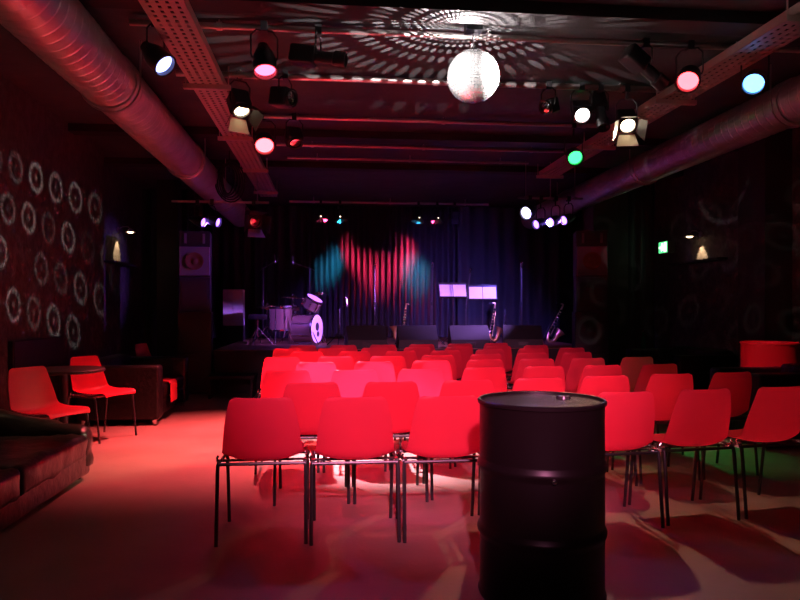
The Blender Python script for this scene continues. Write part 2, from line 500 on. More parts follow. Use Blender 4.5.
ZP = 3.45
par('blue-lit par lamp under the left cable tray, beside the large duct', (-1.31, 5.3, 3.2), (.25, 4.65, 1.6), ZP, (.30, .35, 1), 5,
    light=((.9, 3.4, .6), BLUE, 40, 50, .6))
par('red-lit par lamp left of the mirror ball, on the nearest pipe', (-.5, 5.28, 3.2), (-.2, 4.3, .6), ZP, (1, .05, .10), 11,
    light=((.2, 4.1, .3), RED, 30, 60, .7))
par('red-lit par lamp hung low under the left tray, farther from the viewer', (-.74, 7.8, 3.19), (-.35, 5.2, .6), ZP, (1, .04, .05), 16, .11,
    light=((-1.0, 7.0, 0), (1, .10, .12), 2700, 70, 1))
par('red-lit par lamp right of the mirror ball, under the right tray', (2.93, 5.3, 3.2), (1.2, 3.0, .9), ZP, (1, .04, .05), 13,
    light=((1.6, 5.0, .6), RED, 100, 48, .7))
par('blue-lit par lamp between the right tray and the slim duct', (3.5, 5.3, 3.19), (1.2, 2.6, .9), ZP, (.10, .35, 1), 6,
    light=((1.0, 3.1, .7), (.1, .14, 1), 24, 40, .7))
par('green-lit par lamp on the third pipe, right of the mirror ball', (2.85, 7.75, 3.1), (2.4, 4.0, .9), ZP, (.03, 1, .14), 5,
    light=((3.15, 6.0, 0), (.08, 1, .2), 150, 32, .9))
fresnel('bright warm fresnel lamp under the left cable tray', (-.83, 6.42, 3.18), (-.2, 5.4, 1.2), ZP, (1, .78, .5), 8, door_mat=M_cream,
        light=((.25, 6.1, .6), (1, .62, .85), 3800, 42, .8))
fresnel('bright white fresnel lamp above the green par lamp', (2.43, 6.4, 3.2), (1.9, 3.2, 1.0), ZP, (1, .9, .88), 12, doors=False,
        light=((1.6, 4.0, 0), (1, .50, .33), 190, 58, .7))
fresnel('bright warm fresnel lamp with a cream barn door, at the right tray', (2.89, 6.4, 3.12), (2.4, 4.2, 1.2), ZP, (1, .82, .55), 12, door_mat=M_cream,
        light=((-2.1, 6.4, .5), (1, .70, .5), 2000, 30, .9))
profile_spot('black profile spot lying level beside the nearest red par lamp', (-.09, 5.3, 3.24), (.8, 5.1, 3.1), ZP)
fresnel('unlit black fresnel lamp with a pale rim, on the pipe behind the mirror ball', (-.41, 6.35, 3.24), (.3, 5.9, 3.1), ZP, doors=False)
fresnel('unlit black fresnel lamp beside the low red par lamp', (-.40, 7.75, 3.2), (-.1, 7.0, 2.2), ZP, doors=False)
profile_spot('profile spot with red gel glint and added beam, left of the right-hand red par lamp', (2.55, 5.3, 3.25), (3.4, 5.5, 2.7), ZP, light=((4.75, 6.9, .7), RED, 170, 22, .7))  # red beam added here to light the red oil drum
fresnel('small unlit fresnel lamp on the bright pipe, right end', (2.1, 6.4, 3.25), (1.6, 6.0, 3.0), ZP, doors=False, s=.8)
profile_spot('black profile spot beside the bright white fresnel lamp', (2.62, 6.4, 3.22), (2.6, 6.0, 2.5), ZP)

# lamps at the stage front
VG = 'violet par lamps flanking the stage front'
bar = pipe('short lamp bar in front of the left loudspeaker stack', 10.22, -2.3, -.9, 2.86, .018, (.55, .88))
pipe('short lamp bar in front of the right loudspeaker stack', 9.95, 2.8, 3.8, 2.95, .018)
par('left of the two violet par lamps over the left loudspeaker stack', (-1.93, 10.22, 2.58), (.2, 9.2, 1.9), 2.86, (.30, .12, 1), 6, .075, light=((-.7, 12.4, 1.4), VIOLET, 1000, 42, .7), group=VG)
par('right of the two violet par lamps over the left loudspeaker stack', (-1.72, 10.22, 2.58), (.5, 9.2, 1.9), 2.86, (.30, .12, 1), 6, .075, light=((3.8, 12.2, 1.1), VIOLET, 1100, 22, .7), group=VG)
par('leftmost of the three violet par lamps by the right loudspeaker stack', (3.15, 9.95, 2.58), (1.0, 8.8, 1.8), 2.95, (.30, .13, 1), 6, .075, light=((-.5, 12.2, 1.1), (.42, .14, 1), 3600, 17, .7), group=VG)
par('middle of the three violet par lamps by the right loudspeaker stack', (3.38, 9.95, 2.62), (1.2, 8.8, 1.8), 2.95, (.30, .13, 1), 6, .075, light=((3.7, 14.2, 2), (.2, .12, 1), 4200, 70, .8), group=VG)
par('rightmost of the three violet par lamps by the right loudspeaker stack', (3.58, 9.95, 2.65), (1.4, 8.8, 1.8), 2.95, (.30, .13, 1), 6, .075, light=((2.0, 11.4, 1.1), (.5, .22, 1), 1500, 50, .7), group=VG)
par('larger bluish par lamp facing left at the end of the slim duct', (2.98, 9.95, 2.88 - .13), (1.4, 8.6, 2.0), 2.95, (.6, .55, 1), 6, .10, group=VG, light=((-2.1, 10.8, 2.0), VIOLET, 600, 18, .7))
fresnel('unlit fresnel lamp with wide barn doors at the end of the large duct', (-1.12, 10.22, 2.60), (-.6, 8.8, 2.0), 2.86, s=1.25, door_mat=mat('grey_door', (.3, .3, .34), .5))
# lamps over the curtain
CG = 'curtain spots on the rear pipe'
for lab, x, lens, ltg, col, wt in (
        ('leftmost curtain spot on the rear pipe, over the drum kit side', -.18, WARM, (.80, 14.4, 2.42), (1, .03, .12), 3000),
        ('second curtain spot from the left on the rear pipe', .20, WARM, (-.02, 14.4, 2.3), TEAL, 1000),
        ('second curtain spot from the right on the rear pipe', 1.765, WARM, (1.82, 14.4, 2.2), TEAL, 1000),
        ('rightmost curtain spot on the rear pipe', 2.145, WARM, (1.38, 14.4, 2.42), (1, .03, .12), 3000)):
    fresnel(lab, (x, 13.55, 3.17), (x + (.12 if x < 1 else -.1), 13.4, 2.4), 3.4, (1, .8, .55), 5, doors=True, s=.75, group=CG, light=(ltg, col, wt, 46 if wt > 1000 else 34, 1))
fresnel('unlit curtain spot at the right end of the rear pipe', (2.5, 13.55, 3.17), (2.5, 13.9, 2.4), 3.4, doors=True, s=.75, group=CG)

# cables drooping at the end of the left duct
for i, (x, lab) in enumerate(((-1.52, 'black cable loop hanging between the large duct and the left tray'),)):
    m = MB()
    for k in range(5):
        a = .08 + .03 * k
        m.tube([(x + .12 + a * math.cos(2 * PI * j / 20), 9.6 + .05 * k + .04 * math.sin(4 * PI * j / 20 + k), 3.08 + (.20 + .02 * k) * math.sin(2 * PI * j / 20)) for j in range(20)], .012, 6, True)
    m.cyl((x + .12, 9.7, 3.2), (x + .12, 9.7, ZC), .008, n=6)
    tag(m.build('cable_coil', M_cable, None, True), lab, 'cable')

# ------------------------------------------------------------------ mirror ball
t = thing('mirror_ball', 'mirror ball with square tiles hanging in the middle of the ceiling', 'mirror ball', BALL)
MB().ball((0, 0, 0), .192, 16).build('core', M_grout, t, True)
m = MB(); rb = .2; rnd = random.Random(3); NB = 26
for i in range(NB):
    t0, t1 = PI * i / NB, PI * (i + 1) / NB
    tm = (t0 + t1) / 2; na = max(4, int(2 * NB * math.sin(tm)))
    for j in range(na):
        a = 2 * PI * (j + .5) / na
        n = V((math.sin(tm) * math.cos(a), math.sin(tm) * math.sin(a), math.cos(tm)))
        e1 = V((-math.sin(a), math.cos(a), 0)); e2 = n.cross(e1)
        h = PI * rb / NB * .46; wd = PI * rb * math.sin(tm) / na * .93
        nn = (n + e1 * rnd.uniform(-.03, .03) + e2 * rnd.uniform(-.03, .03)).normalized()
        e1 = (e1 - nn * e1.dot(nn)).normalized(); e2 = nn.cross(e1); c = n * (rb - .003)
        q = [c - e1 * wd - e2 * h, c + e1 * wd - e2 * h, c + e1 * wd + e2 * h, c - e1 * wd + e2 * h]
        m.hexa([p - nn * .005 for p in q] + [p + nn * .002 for p in q])
m.build('mirror_tiles', M_mirror, t)
m = MB(); m.lathe([(.0, .185), (.05, .185), (.05, .205), (.02, .22), (.02, .25), (0, .25)], n=16)
m.build('cap', M_chrome, t, True)
m = MB(); m.cyl((0, 0, .24), (0, 0, ZC - BALL.z - .08), .006, n=6); m.build('chain', M_chrome, t)
m = MB(); m.box((-.06, -.06, ZC - BALL.z - .09), (.06, .06, ZC - BALL.z)); m.build('motor', M_case, t)
# narrow white pin spot on the right-hand tray aimed at the ball
par('small white pin spot on the right tray aimed at the mirror ball', (3.35, 4.0, 3.05), BALL, 3.33, WHITE, 8, .06, group='pin spots', light=(BALL, WHITE, 26000, 7.4, .3))
par('small white pin spot on the left tray aimed at the mirror ball', (-1.11, 3.2, 3.05), BALL, 3.33, WHITE, 8, .06, group='pin spots', light=(BALL, WHITE, 2500, 8, .3))

# ------------------------------------------------------------------ wall lamps, exit sign
def sconce(label, pos, wall_x, s):
    """s: +1 wall lies at lower x"""
    t = thing('wall_lamp', label, 'wall lamp', pos, 0, 'small warm wall lamps')
    d = wall_x - pos[0]
    m = MB(); m.tube([(d, 0, .04), (d * .6, 0, .09), (d * .2, 0, .09), (0, 0, .05)], .007, 8); m.build('arm', M_pipe, t, True)
    m = MB(); m.lathe([(.045, 0), (.045, .012 * 1)], (d - (.012 if d > 0 else 0), 0, .04), (1, 0, 0), 16); m.build('wall_plate', M_pipe, t)
    m = MB(); m.lathe([(.012, .06), (.03, .05), (.085, .0), (.08, .0), (.026, .043), (.0, .05)], n=20); m.build('shade', M_pipe, t, True)
    m = MB(); m.lathe([(0, .035), (.03, .02), (.05, .002), (.03, -.012), (0, -.016)], n=16); m.build('bulb', M_warmglow, t, True)
    spot('wall_lamp_light', V(pos) + V((0, 0, -.03)), V(pos) + V((d * .9, -.03, -.30)), (1, .66, .36), 40, 52, .3, .02)


sconce('small warm lamp on the set-back left wall near the stage', (-3.2, 11.35, 2.52), XR, 1)
sconce('small warm lamp on the left wall at the picture edge, above the sofa', (-2.92, 6.1, 2.42), X0, 1)
sconce('small warm lamp on the right wall beyond the exit sign', (5.42, 9.8, 2.38), X1, -1)

for lab, y, wx, d in (('narrow black ledge on the set-back left wall under the small lamp', 11.35, XR, .16), ('narrow black ledge on the right wall under the small lamp', 9.8, X1, -.16)):
    m = MB(); m.box((min(wx, wx + d), y - .7, 1.99), (max(wx, wx + d), y + .7, 2.02))
    tag(m.build('wall_ledge', M_black), lab, 'ledge', 'black ledges under the wall lamps')

t = thing('exit_sign', 'small glowing green exit sign on the right wall', 'exit sign', (5.5, 10.72, 2.3))
MB().rbox((-.03, -.15, -.10), (.1, .15, .10), .008).build('sign_case', M_signback, t)
MB().box((-.036, -.14, -.09), (-.030, .14, .09)).build('sign_face', M_exit, t)
m = MB()   # running figure, door and arrow
m.box((-.040, -.115, -.075), (-.036, -.045, .075))
m.box((-.040, -.01, -.005), (-.036, .05, .045)); m.box((-.040, .01, .05), (-.036, .035, .072))
m.box((-.040, .03, -.06), (-.036, .055, -.005)); m.box((-.040, -.03, -.05), (-.036, .0, -.01)); m.box((-.040, .07, -.015), (-.036, .125, .015))
m.build('pictogram', M_exitw, t)

# ------------------------------------------------------------------ chairs
def shell_mesh():
    P = spline([(.225, .440, .188), (.215, .455, .203), (.12, .455, .220), (.0, .447, .222), (-.09, .445, .223), (-.160, .450, .223),
                (-.200, .488, .221), (-.218, .57, .212), (-.236, .66, .201), (-.252, .745, .183), (-.260, .793, .168), (-.262, .81, .140)], 3)
    m = MB(); NU = 14; th = .006; F, B = [], []
    for i, (y, z, hw) in enumerate(P):
        a = V((0, *P[max(i - 1, 0)][:2])); b = V((0, *P[min(i + 1, len(P) - 1)][:2]))
        tg = (b - a).normalized(); nrm = V((0, tg.z, -tg.y))      # towards the sitter
        if nrm.z < 0 and abs(tg.y) > .7: nrm = -nrm
        if i > 15 and nrm.y < 0: nrm = -nrm
        curl = .020 + .030 * math.exp(-((i - 17) / 6.0) ** 2)
        rf, rb_ = [], []
        for j in range(NU + 1):
            u = 2 * j / NU - 1; c = curl * abs(u) ** 2.6
            p = V((u * hw, y, z)) + nrm * c
            side = V((-1 if u > 0 else 1, 0, 0)) * (abs(u) ** 2 * .5)
            n2 = (nrm + side * .6).normalized()
            rf.append(m.v(p + n2 * th)); rb_.append(m.v(p))
        F.append(rf); B.append(rb_)
    n = len(P)
    for A in (F, B):
        for i in range(n - 1):
            for j in range(NU): m.f([A[i][j], A[i][j + 1], A[i + 1][j + 1], A[i + 1][j]])
    for i in range(n - 1):
        for j in (0, NU): m.f([F[i][j], F[i + 1][j], B[i + 1][j], B[i][j]])
    for j in range(NU):
        for i in (0, n - 1): m.f([F[i][j], F[i][j + 1], B[i][j + 1], B[i][j]])
    return m


def make_chair():
    t = thing('stacking_chair', 'x', 'chair', (0, 0, 0))
    shell_mesh().build('seat_shell', M_plastic, t, True, ang=60)
    for s in (-1, 1):
        MB().tube([(s * .243, -.225, 0), (s * .241, -.185, .40), (s * .239, -.178, .435)], .0105, 8).build('leg', M_leg, t, True)
        MB().tube([(s * .235, .215, 0), (s * .238, .165, .40), (s * .24, .155, .432)], .0105, 8).build('leg', M_leg, t, True)
    m = MB()
    for s in (-1, 1): m.cyl((s * .238, -.18, .436), (s * .24, .158, .433), .0095, n=8)
    m.cyl((-.238, -.178, .436), (.238, -.178, .436), .0095, n=8); m.cyl((-.238, .12, .434), (.238, .12, .434), .0095, n=8)
    for s in (-.12, .12): m.cyl((s, -.06, .434), (s, -.06, .446), .02, n=8)
    m.box((-.24, -.075, .428), (.24, -.045, .437))
    fr = m.build('seat_frame', M_leg, t, True)
    for s in (-1, 1):
        c = MB(); c.tube([(s * .236, -.15, .44), (s * .247, -.15, .448), (s * .250, -.15, .465), (s * .242, -.15, .478)], .007, 6)
        c.box((s * .236 - .012, -.165, .43), (s * .236 + .012, -.13, .455)); c.build('linking_hook', M_chrome, fr)
    return t


CHAIRS = [  # x, y of the top of the backrest, row by row from the viewer
    [(-.39, 3.83), (.125, 3.80), (.64, 3.79), (1.17, 3.81), (1.705, 3.87), (2.24, 3.95), (2.785, 4.03)],
    [(-.135, 4.57), (.39, 4.56), (.915, 4.60), (1.44, 4.68), (1.97, 4.79), (2.52, 4.89), (3.05, 4.97)],
    [(-.35, 5.45), (.18, 5.44), (.71, 5.47), (1.25, 5.55), (1.775, 5.61), (2.31, 5.67), (2.86, 5.75)],
    [(-.14, 6.24), (.385, 6.26), (.92, 6.31), (1.45, 6.39), (1.97, 6.44), (2.50, 6.49), (3.05, 6.58)],
    [(-.49, 6.93), (.04, 6.95), (.57, 6.96), (1.10, 7.04), (1.64, 7.16), (2.18, 7.27), (2.72, 7.36)],
    [(-.27, 7.74), (.26, 7.74), (.79, 7.77), (1.32, 7.83), (1.87, 7.95), (2.41, 8.07), (2.96, 8.20)],
    [(-.52, 8.39), (.01, 8.40), (.54, 8.41), (1.07, 8.45), (1.60, 8.52), (2.14, 8.63), (2.69, 8.79)],
    [(-.37, 9.08), (.16, 9.09), (.69, 9.12), (1.22, 9.18), (1.76, 9.26), (2.30, 9.38)]]
ORD = ['front', 'second', 'third', 'fourth', 'fifth', 'sixth', 'seventh', 'eighth']
POS = ['leftmost', 'second from the left', 'third from the left', 'fourth from the left', 'fifth from the left', 'sixth from the left', 'rightmost']
chair0 = make_chair(); first = True
rnd = random.Random(11)
for r, row in enumerate(CHAIRS):
    for i, (x, y) in enumerate(row):
        pos = POS[-1] if i == len(row) - 1 else POS[i]
        lab = 'red plastic shell chair, %s in the %s row %s' % (pos, ORD[r], 'before the viewer' if r < 7 else 'at the stage')
        rz = (.0 if i < 3 else .04 + .035 * (i - 3)) + rnd.uniform(-.015, .015)
        cx, cy = x + .015 - math.sin(rz) * .26, y - .08 + math.cos(rz) * .26
        if first:
            chair0.location = (cx, cy, 0); chair0.rotation_euler.z = rz; chair0['label'] = lab; chair0['group'] = 'red chairs in rows facing the stage'; first = False
        else: dup(chair0, (cx, cy, 0), rz, lab, 'red chairs in rows facing the stage')
WG = 'red chairs along the left wall'
FA = -PI / 2 - .5
dup(chair0, (-2.28, 5.80, 0), FA, 'red plastic chair behind the worn leather sofa, nearest the viewer at the left wall', WG)
dup(chair0, (-2.27, 7.08, 0), FA, 'red plastic chair between the small wall table and the black box sofa', WG)
dup(chair0, (-2.35, 9.62, 0), -PI / 2 - .2, 'red plastic chair at the left wall behind the black box sofa', WG)

# ------------------------------------------------------------------ oil drums
def oil_drum(label, loc, m_body, m_top, h=.88, r=.29, rz=0):
    t = thing('oil_drum', label, 'oil drum', loc, rz, 'steel oil drums used as tables')
    pr = [(r - .012, 0), (r, .0), (r + .004, .012), (r, .024), (r - .004, .03)]
    for zc in (.30, .60):
        zz = zc * h / .9
        pr += [(r - .004, zz - .034), (r - .004, zz - .026), (r + .006, zz - .010), (r + .008, zz), (r + .006, zz + .010), (r - .004, zz + .026), (r - .004, zz + .034)]
    pr += [(r - .004, h - .03), (r, h - .02)]
    m = MB(); m.lathe(pr + [(r - .006, h - .02), (.001, h - .021)], n=64); m.build('drum_body', m_body, t, True, ang=50)
    m = MB(); m.lathe([(r - .004, h - .022), (r + .005, h - .018), (r + .006, h - .006), (r, h), (r - .008, h - .002), (r - .010, h - .018)], n=64, closed=True); m.build('rim', m_body, t, True)
    m = MB(); m.lathe([(.0, h - .019), (r - .011, h - .019), (r - .011, h - .014), (.0, h - .014)], n=48); m.build('lid', m_top, t)
    m = MB(); m.lathe([(.0, 0), (.035, 0), (.032, .012), (0, .012)], (.14, .1, h - .015), n=16); m.build('bung', m_top, t, True)
    a = -PI / 2 - .12
    m = MB(); m.lathe([(0, 0), (.014, .0), (.011, .010), (0, .012)], ((r + .002) * math.cos(a), (r + .002) * math.sin(a), .575), (math.cos(a), math.sin(a), 0), 12)
    m.build('plug', M_chrome, t, True)
    return t


oil_drum('black oil drum standing in front of the chair rows', (.965, 3.04, 0), M_barrel, M_lid, .885, .285)
oil_drum('red oil drum behind the black armchair at right', (4.78, 6.98, 0), M_redbarrel, M_redbarrel, .93, .29)

# ------------------------------------------------------------------ sofas, table, wall panel
def cushion(m, a, b, r=.06): m.rbox(a, b, r, 4)


def box_sofa(name, label, loc, w, d, rz, seats, group=None, ah=.66):
    """local: width along x, front towards -y"""
    t = thing(name, label, 'armchair' if seats == 1 else 'sofa', loc, rz, group)
    hw = w / 2
    MB().rbox((-hw + .02, -d / 2 + .03, .08), (hw - .02, d / 2, .26), .02).build('base', M_leather, t, True)
    for s in (-1, 1):
        MB().rbox((s * hw - (.2 if s > 0 else 0), -d / 2, .06), (s * hw + (0 if s > 0 else .2), d / 2, ah), .035, 4).build('arm', M_leather, t, True)
    MB().rbox((-hw + .19, d / 2 - .22, .2), (hw - .19, d / 2, ah + .05), .05, 4).build('backrest', M_leather, t, True)
    sw = (w - .4) / seats
    for k in range(seats):
        x = -hw + .2 + k * sw
        MB().rbox((x + .004, -d / 2 + .01, .255), (x + sw - .004, d / 2 - .2, .43), .05, 4).build('seat_cushion', M_leather, t, True)
    for sx in (-1, 1):
        for sy in (-1, 1):
            MB().cyl((sx * (hw - .08), sy * (d / 2 - .07), 0), (sx * (hw - .08), sy * (d / 2 - .07), .085), .028, .034, 12).build('foot', M_chrome, t, True)
    return t


box_sofa('box_sofa', 'black leather box sofa with a red cloth, along the left wall', (-2.33, 8.55, 0), 1.6, .9, PI / 2, 2, 'black box seats')
box_sofa('box_sofa', 'black leather box sofa against the right wall beyond the red oil drum', (5.1, 9.5, 0), 1.7, .9, -PI / 2, 2, 'black box seats')
box_sofa('box_armchair', 'black leather armchair in front of the red oil drum at right', (4.33, 6.26, 0), .84, .86, -PI / 2, 1, 'black box seats', .69)
# red cloth over the sofa seat
m = MB(); pr = [(-2.05, .436), (-1.95, .438), (-1.885, .43), (-1.862, .40), (-1.858, .30), (-1.856, .2)]
rows = [[], []]
for k in range(2):
    for i, (x, z) in enumerate(pr): rows[k].append([m.v((x + (.008 if k else 0) * (1 if i > 2 else .3) + .004 * math.sin(9 * j), 8.2 + .055 * j + .02 * math.sin(i + j), z + (.008 if k and i <= 3 else 0))) for j in range(7)])
for k in range(2):
    for i in range(len(pr) - 1):
        for j in range(6): m.f([rows[k][i][j], rows[k][i][j + 1], rows[k][i + 1][j + 1], rows[k][i + 1][j]])
for i in range(len(pr) - 1):
    for j in (0, 6): m.f([rows[0][i][j], rows[0][i + 1][j], rows[1][i + 1][j], rows[1][i][j]])
for j in range(6):
    for i in (0, len(pr) - 1): m.f([rows[0][i][j], rows[0][i][j + 1], rows[1][i][j + 1], rows[1][i][j]])
tag(m.build('red_cloth', M_cloth, None, True), 'red cloth draped over the seat of the left box sofa', 'cloth')

# worn leather sofa at front left (front towards +x)
t = thing('leather_sofa', 'worn dark leather sofa with wrinkled cushions at the front left', 'sofa', (-2.29, 4.2, 0))


def wrinkle(o, amp, sc, seed):
    from mathutils import noise
    for v in o.data.vertices:
        n = v.normal; p = v.co * sc + V((seed, 0, 0))
        v.co += n * amp * (abs(noise.noise(V((p.x, p.y * 1.6, p.z * .6)))) * 2 - .6)


def soft(name, a, b, r, parent, amp=.012, sc=9, seed=0, mt=None, cuts=3):
    m = MB(); m.rbox(a, b, r, 4)
    bmesh.ops.subdivide_edges(m.bm, edges=[e for e in m.bm.edges if e.calc_length() > .12], cuts=12, use_grid_fill=True)
    o = m.build(name, mt or M_oldleather, parent, True, ang=180)
    wrinkle(o, amp, sc, seed); return o


soft('base', (-.42, -1.2, .035), (.46, 1.24, .22), .03, t, .004)
for k, (y0, y1) in enumerate(((-1.05, .02), (.03, 1.10))):
    soft('seat_cushion', (-.28, y0, .17), (.49, y1, .365), .05, t, .018, 8, k * 5)
for k, (y0, y1) in enumerate(((-1.06, .01), (.02, 1.09))):
    soft('back_cushion', (-.50, y0, .28), (-.2, y1, .66), .10, t, .02, 7, k * 3 + 9)
soft('backrest', (-.62, -1.22, .1), (-.36, 1.26, .60), .08, t, .01)
o = soft('arm', (-.5, 1.09, .05), (.48, 1.33, .42), .10, t, .022, 8, 4)
for v in o.data.vertices:
    if v.co.z > .25: v.co.z += max(0, .3 - v.co.x) * .22
soft('arm', (-.5, -1.30, .10), (.47, -1.06, .43), .10, t, .02, 8, 6)
for sx in (-.36, .38):
    for sy in (-1.18, 1.2): MB().cyl((sx, sy, 0), (sx, sy, .12), .025, .03, 10).build('foot', M_case, t, True)

t = thing('pedestal_table', 'dark pedestal table between the two wall chairs at left', 'table', (-2.42, 6.5, 0))
MB().lathe([(0, .715), (.34, .715), (.35, .722), (.35, .738), (.34, .745), (0, .745)], n=40).build('table_top', M_wood, t, True)
MB().cyl((0, 0, .03), (0, 0, .715), .035, n=16).build('pedestal', M_case, t, True)
MB().lathe([(0, .0), (.22, .0), (.22, .012), (.05, .035), (0, .035)], n=32).build('base_plate', M_case, t, True)
t = thing('black_panel', 'flat black panel mounted on the left wall behind the pedestal table', 'panel', (X0, 7.55, .82))
MB().rbox((0, -.62, -.16), (.05, .62, .16), .01).build('panel_board', M_black, t)
MB().box((.05, -.60, -.145), (.055, .60, .145)).build('panel_face', M_case, t)

t = thing('bottle', 'green glass bottle standing on the arm of the right box sofa', 'bottle', (4.9, 10.25, .66))
MB().lathe([(0, 0), (.034, 0), (.036, .02), (.036, .15), (.014, .21), (.013, .27), (0, .27)], n=16).build('bottle_body', M_bottle, t, True)
MB().lathe([(0, .27), (.015, .27), (.015, .285), (0, .285)], n=12).build('cap', M_chrome, t, True)

# ------------------------------------------------------------------ loudspeaker stacks
def pa_stack(side, x, y, rz):
    n = 'left' if side < 0 else 'right'
    z = 0
    for k, (h, lab) in enumerate(((.62, 'black bass cabinet at the bottom of the %s loudspeaker stack'), (.62, 'black bass cabinet in the middle of the %s loudspeaker stack'))):
        t = thing('bass_cabinet', lab % n, 'loudspeaker', (x, y, z), rz, 'loudspeaker cabinets beside the stage')
        MB().rbox((-.25, -.25, 0), (.25, .25, h), .012).build('cabinet', M_cab, t)
        MB().lathe([(.20, 0), (.20, .012), (.17, .012), (.12, -.0), (.05, .004), (0, .01)], (0, -.252, h / 2), (0, -1, 0), 28).build('woofer', M_case, t, True)
        z += h + .001
    t = thing('speaker_riser', 'black riser box under the top cabinet of the %s loudspeaker stack' % n, 'box', (x, y, z), rz, 'loudspeaker cabinets beside the stage')
    MB().rbox((-.23, -.22, 0), (.23, .22, .53), .01).build('riser_body', M_cab, t)
    MB().rbox((-.19, -.226, .06), (.19, -.219, .47), .003).build('riser_panel', M_case, t)
    z += .531
    t = thing('loudspeaker', 'top cabinet with pale baffle and brown cone, %s loudspeaker stack' % n, 'loudspeaker', (x, y, z), rz, 'loudspeaker cabinets beside the stage')
    MB().rbox((-.235, -.22, 0), (.235, .22, .70), .012).build('cabinet', M_cab, t)
    MB().rbox((-.225, -.236, .02), (.225, -.215, .46), .02).build('baffle', M_grey, t)
    MB().lathe([(.135, 0), (.135, .014), (.115, .014), (.06, -.006), (.045, .004), (0, .016)], (0, -.237, .24), (0, -1, 0), 32).build('cone', M_cone, t, True)
    m = MB(); m.hexa([(-.20, -.225, .50), (.20, -.225, .50), (.20, -.225, .67), (-.20, -.225, .67), (-.21, -.235, .49), (.21, -.235, .49), (.21, -.235, .68), (-.21, -.235, .68)])
    m.build('horn', M_case, t)
    for sx in (-.15, .12): MB().box((sx, -.245, .51), (sx + .035, -.234, .66)).build('horn_slot', M_grey, t)


pa_stack(-1, -2.08, 10.85, .12)
pa_stack(1, 4.0, 10.16, -.25)

# ------------------------------------------------------------------ things on stage
ZS = .66


def wedge(label, x, y, rz, w=.62):
    t = thing('stage_monitor', label, 'monitor speaker', (x, y, ZS), rz, 'floor monitors along the stage front')
    h = w / 2; m = MB()
    pr = [(-.24, 0), (.2, 0), (.24, .12), (.07, .36), (-.03, .36), (-.25, .14)]     # back faces the hall
    m.rings([[(-h, a, b) for a, b in pr], [(h, a, b) for a, b in pr]]); m.build('cabinet', M_cab, t)
    d = V((0, .24 - .05, .12 - .36)).normalized(); nrm = V((0, d.z * -1, d.y)).normalized()
    m = MB(); a, b = V((0, .06, .35)), V((0, .235, .13)); q = [V((-h + .03, a.y, a.z)), V((h - .03, a.y, a.z)), V((h - .03, b.y, b.z)), V((-h + .03, b.y, b.z))]
    m.hexa([p for p in q] + [p + nrm * .012 for p in q]); m.build('grille', M_grille, t)
    MB().rbox((-.08, -.252, .04), (.08, -.236, .10), .006).build('handle_cup', M_case, t)
    return t


for lab, x, y, rz in (('floor monitor left of centre, behind the chairs, nearest the drum kit', .56, 10.85, .1), ('floor monitor at the centre of the stage front', 1.38, 10.82, 0),
                      ('floor monitor in front of the two music stands', 2.22, 10.8, -.05), ('floor monitor at the right end of the stage front', 3.12, 10.85, -.2)):
    wedge(lab, x, y, rz)


def mic_stand(label, x, y, h, tilt=0.0, boom=None, group='microphone stands on the stage', loop=False):
    t = thing('microphone_stand', label, 'microphone stand', (x, y, ZS), 0, group)
    b = MB()
    for k in range(3):
        a = 2 * PI * k / 3 + .4; b.tube([(0, 0, .22), (.26 * math.cos(a), .26 * math.sin(a), .012)], .009, 6)
    b.build('tripod_base', M_case, t)
    top = V((tilt * h, 0, h))
    MB().tube([(0, 0, .15), (0, 0, h * .55), top * 1.0 if not boom else (0, 0, h)], .011, 8).build('pole', M_leg, t, True)
    MB().cyl((0, 0, h * .5), (0, 0, h * .5 + .06), .018, n=10).build('clutch', M_case, t)
    if boom:
        e = V(boom); MB().tube([V((0, 0, h)) - e * .3, V((0, 0, h)), V((0, 0, h)) + e], .008, 8).build('boom', M_leg, t, True)
        tip = V((0, 0, h)) + e
        if loop:
            MB().tube([tip + V((.05 * math.sin(a), 0, .06 * (1 - math.cos(a)) + .0)) for a in [PI * i / 8 for i in range(9)]], .006, 6).build('cable_loop', M_cable, t)
        m = MB(); m.lathe([(0, -.12), (.014, -.12), (.02, -.02), (.025, .0), (.022, .035), (0, .045)], tip, (.1, 0, -1), 12); m.build('microphone', M_chrome, t, True)
    else:
        m = MB(); m.lathe([(0, -.09), (.012, -.09), (.018, .02), (.026, .035), (.026, .065), (0, .085)], top, (0, -.25, .9), 12); m.build('microphone', M_chrome, t, True)
    return t


mic_stand('upright microphone stand in front of the red-lit curtain', .76, 11.6, 1.33)
mic_stand('upright microphone stand left of the music stands', 1.73, 11.5, 1.36, .01)
mic_stand('slightly leaning microphone stand between the music stands', 2.3, 11.4, 1.25, .06)
mic_stand('upright microphone stand right of the music stands', 3.3, 11.5, 1.36)
mic_stand('boom microphone stand at the left of the drum kit', -1.22, 12.7, 1.37, 0, (.22, 0, .13), loop=True)
mic_stand('boom microphone stand behind the right of the drum kit', -.38, 12.85, 1.38, 0, (-.3, 0, .11))
mic_stand('short boom microphone stand low beside the left floor monitor', .16, 11.5, .62, 0, (.12, -.05, .08))


def music_stand(label, x, y, h, rz):
    t = thing('music_stand', label, 'music stand', (x, y, ZS), rz, 'music stands with sheets')
    b = MB()
    for k in range(3):
        a = 2 * PI * k / 3 + .2; b.tube([(0, 0, .2), (.24 * math.cos(a), .24 * math.sin(a), .01)], .008, 6)
    b.build('tripod_base', M_case, t)
    MB().cyl((0, 0, .12), (0, 0, h), .009, n=8).build('pole', M_leg, t, True)
    R = Matrix.Translation((0, 0, h + .08)) @ Matrix.Rotation(-.35, 4, 'X')
    m = MB(R); m.box((-.25, .0, -.12), (.25, .012, .16)); m.box((-.25, -.05, -.13), (.25, .01, -.12)); m.build('desk', M_case, t)
    return t, R


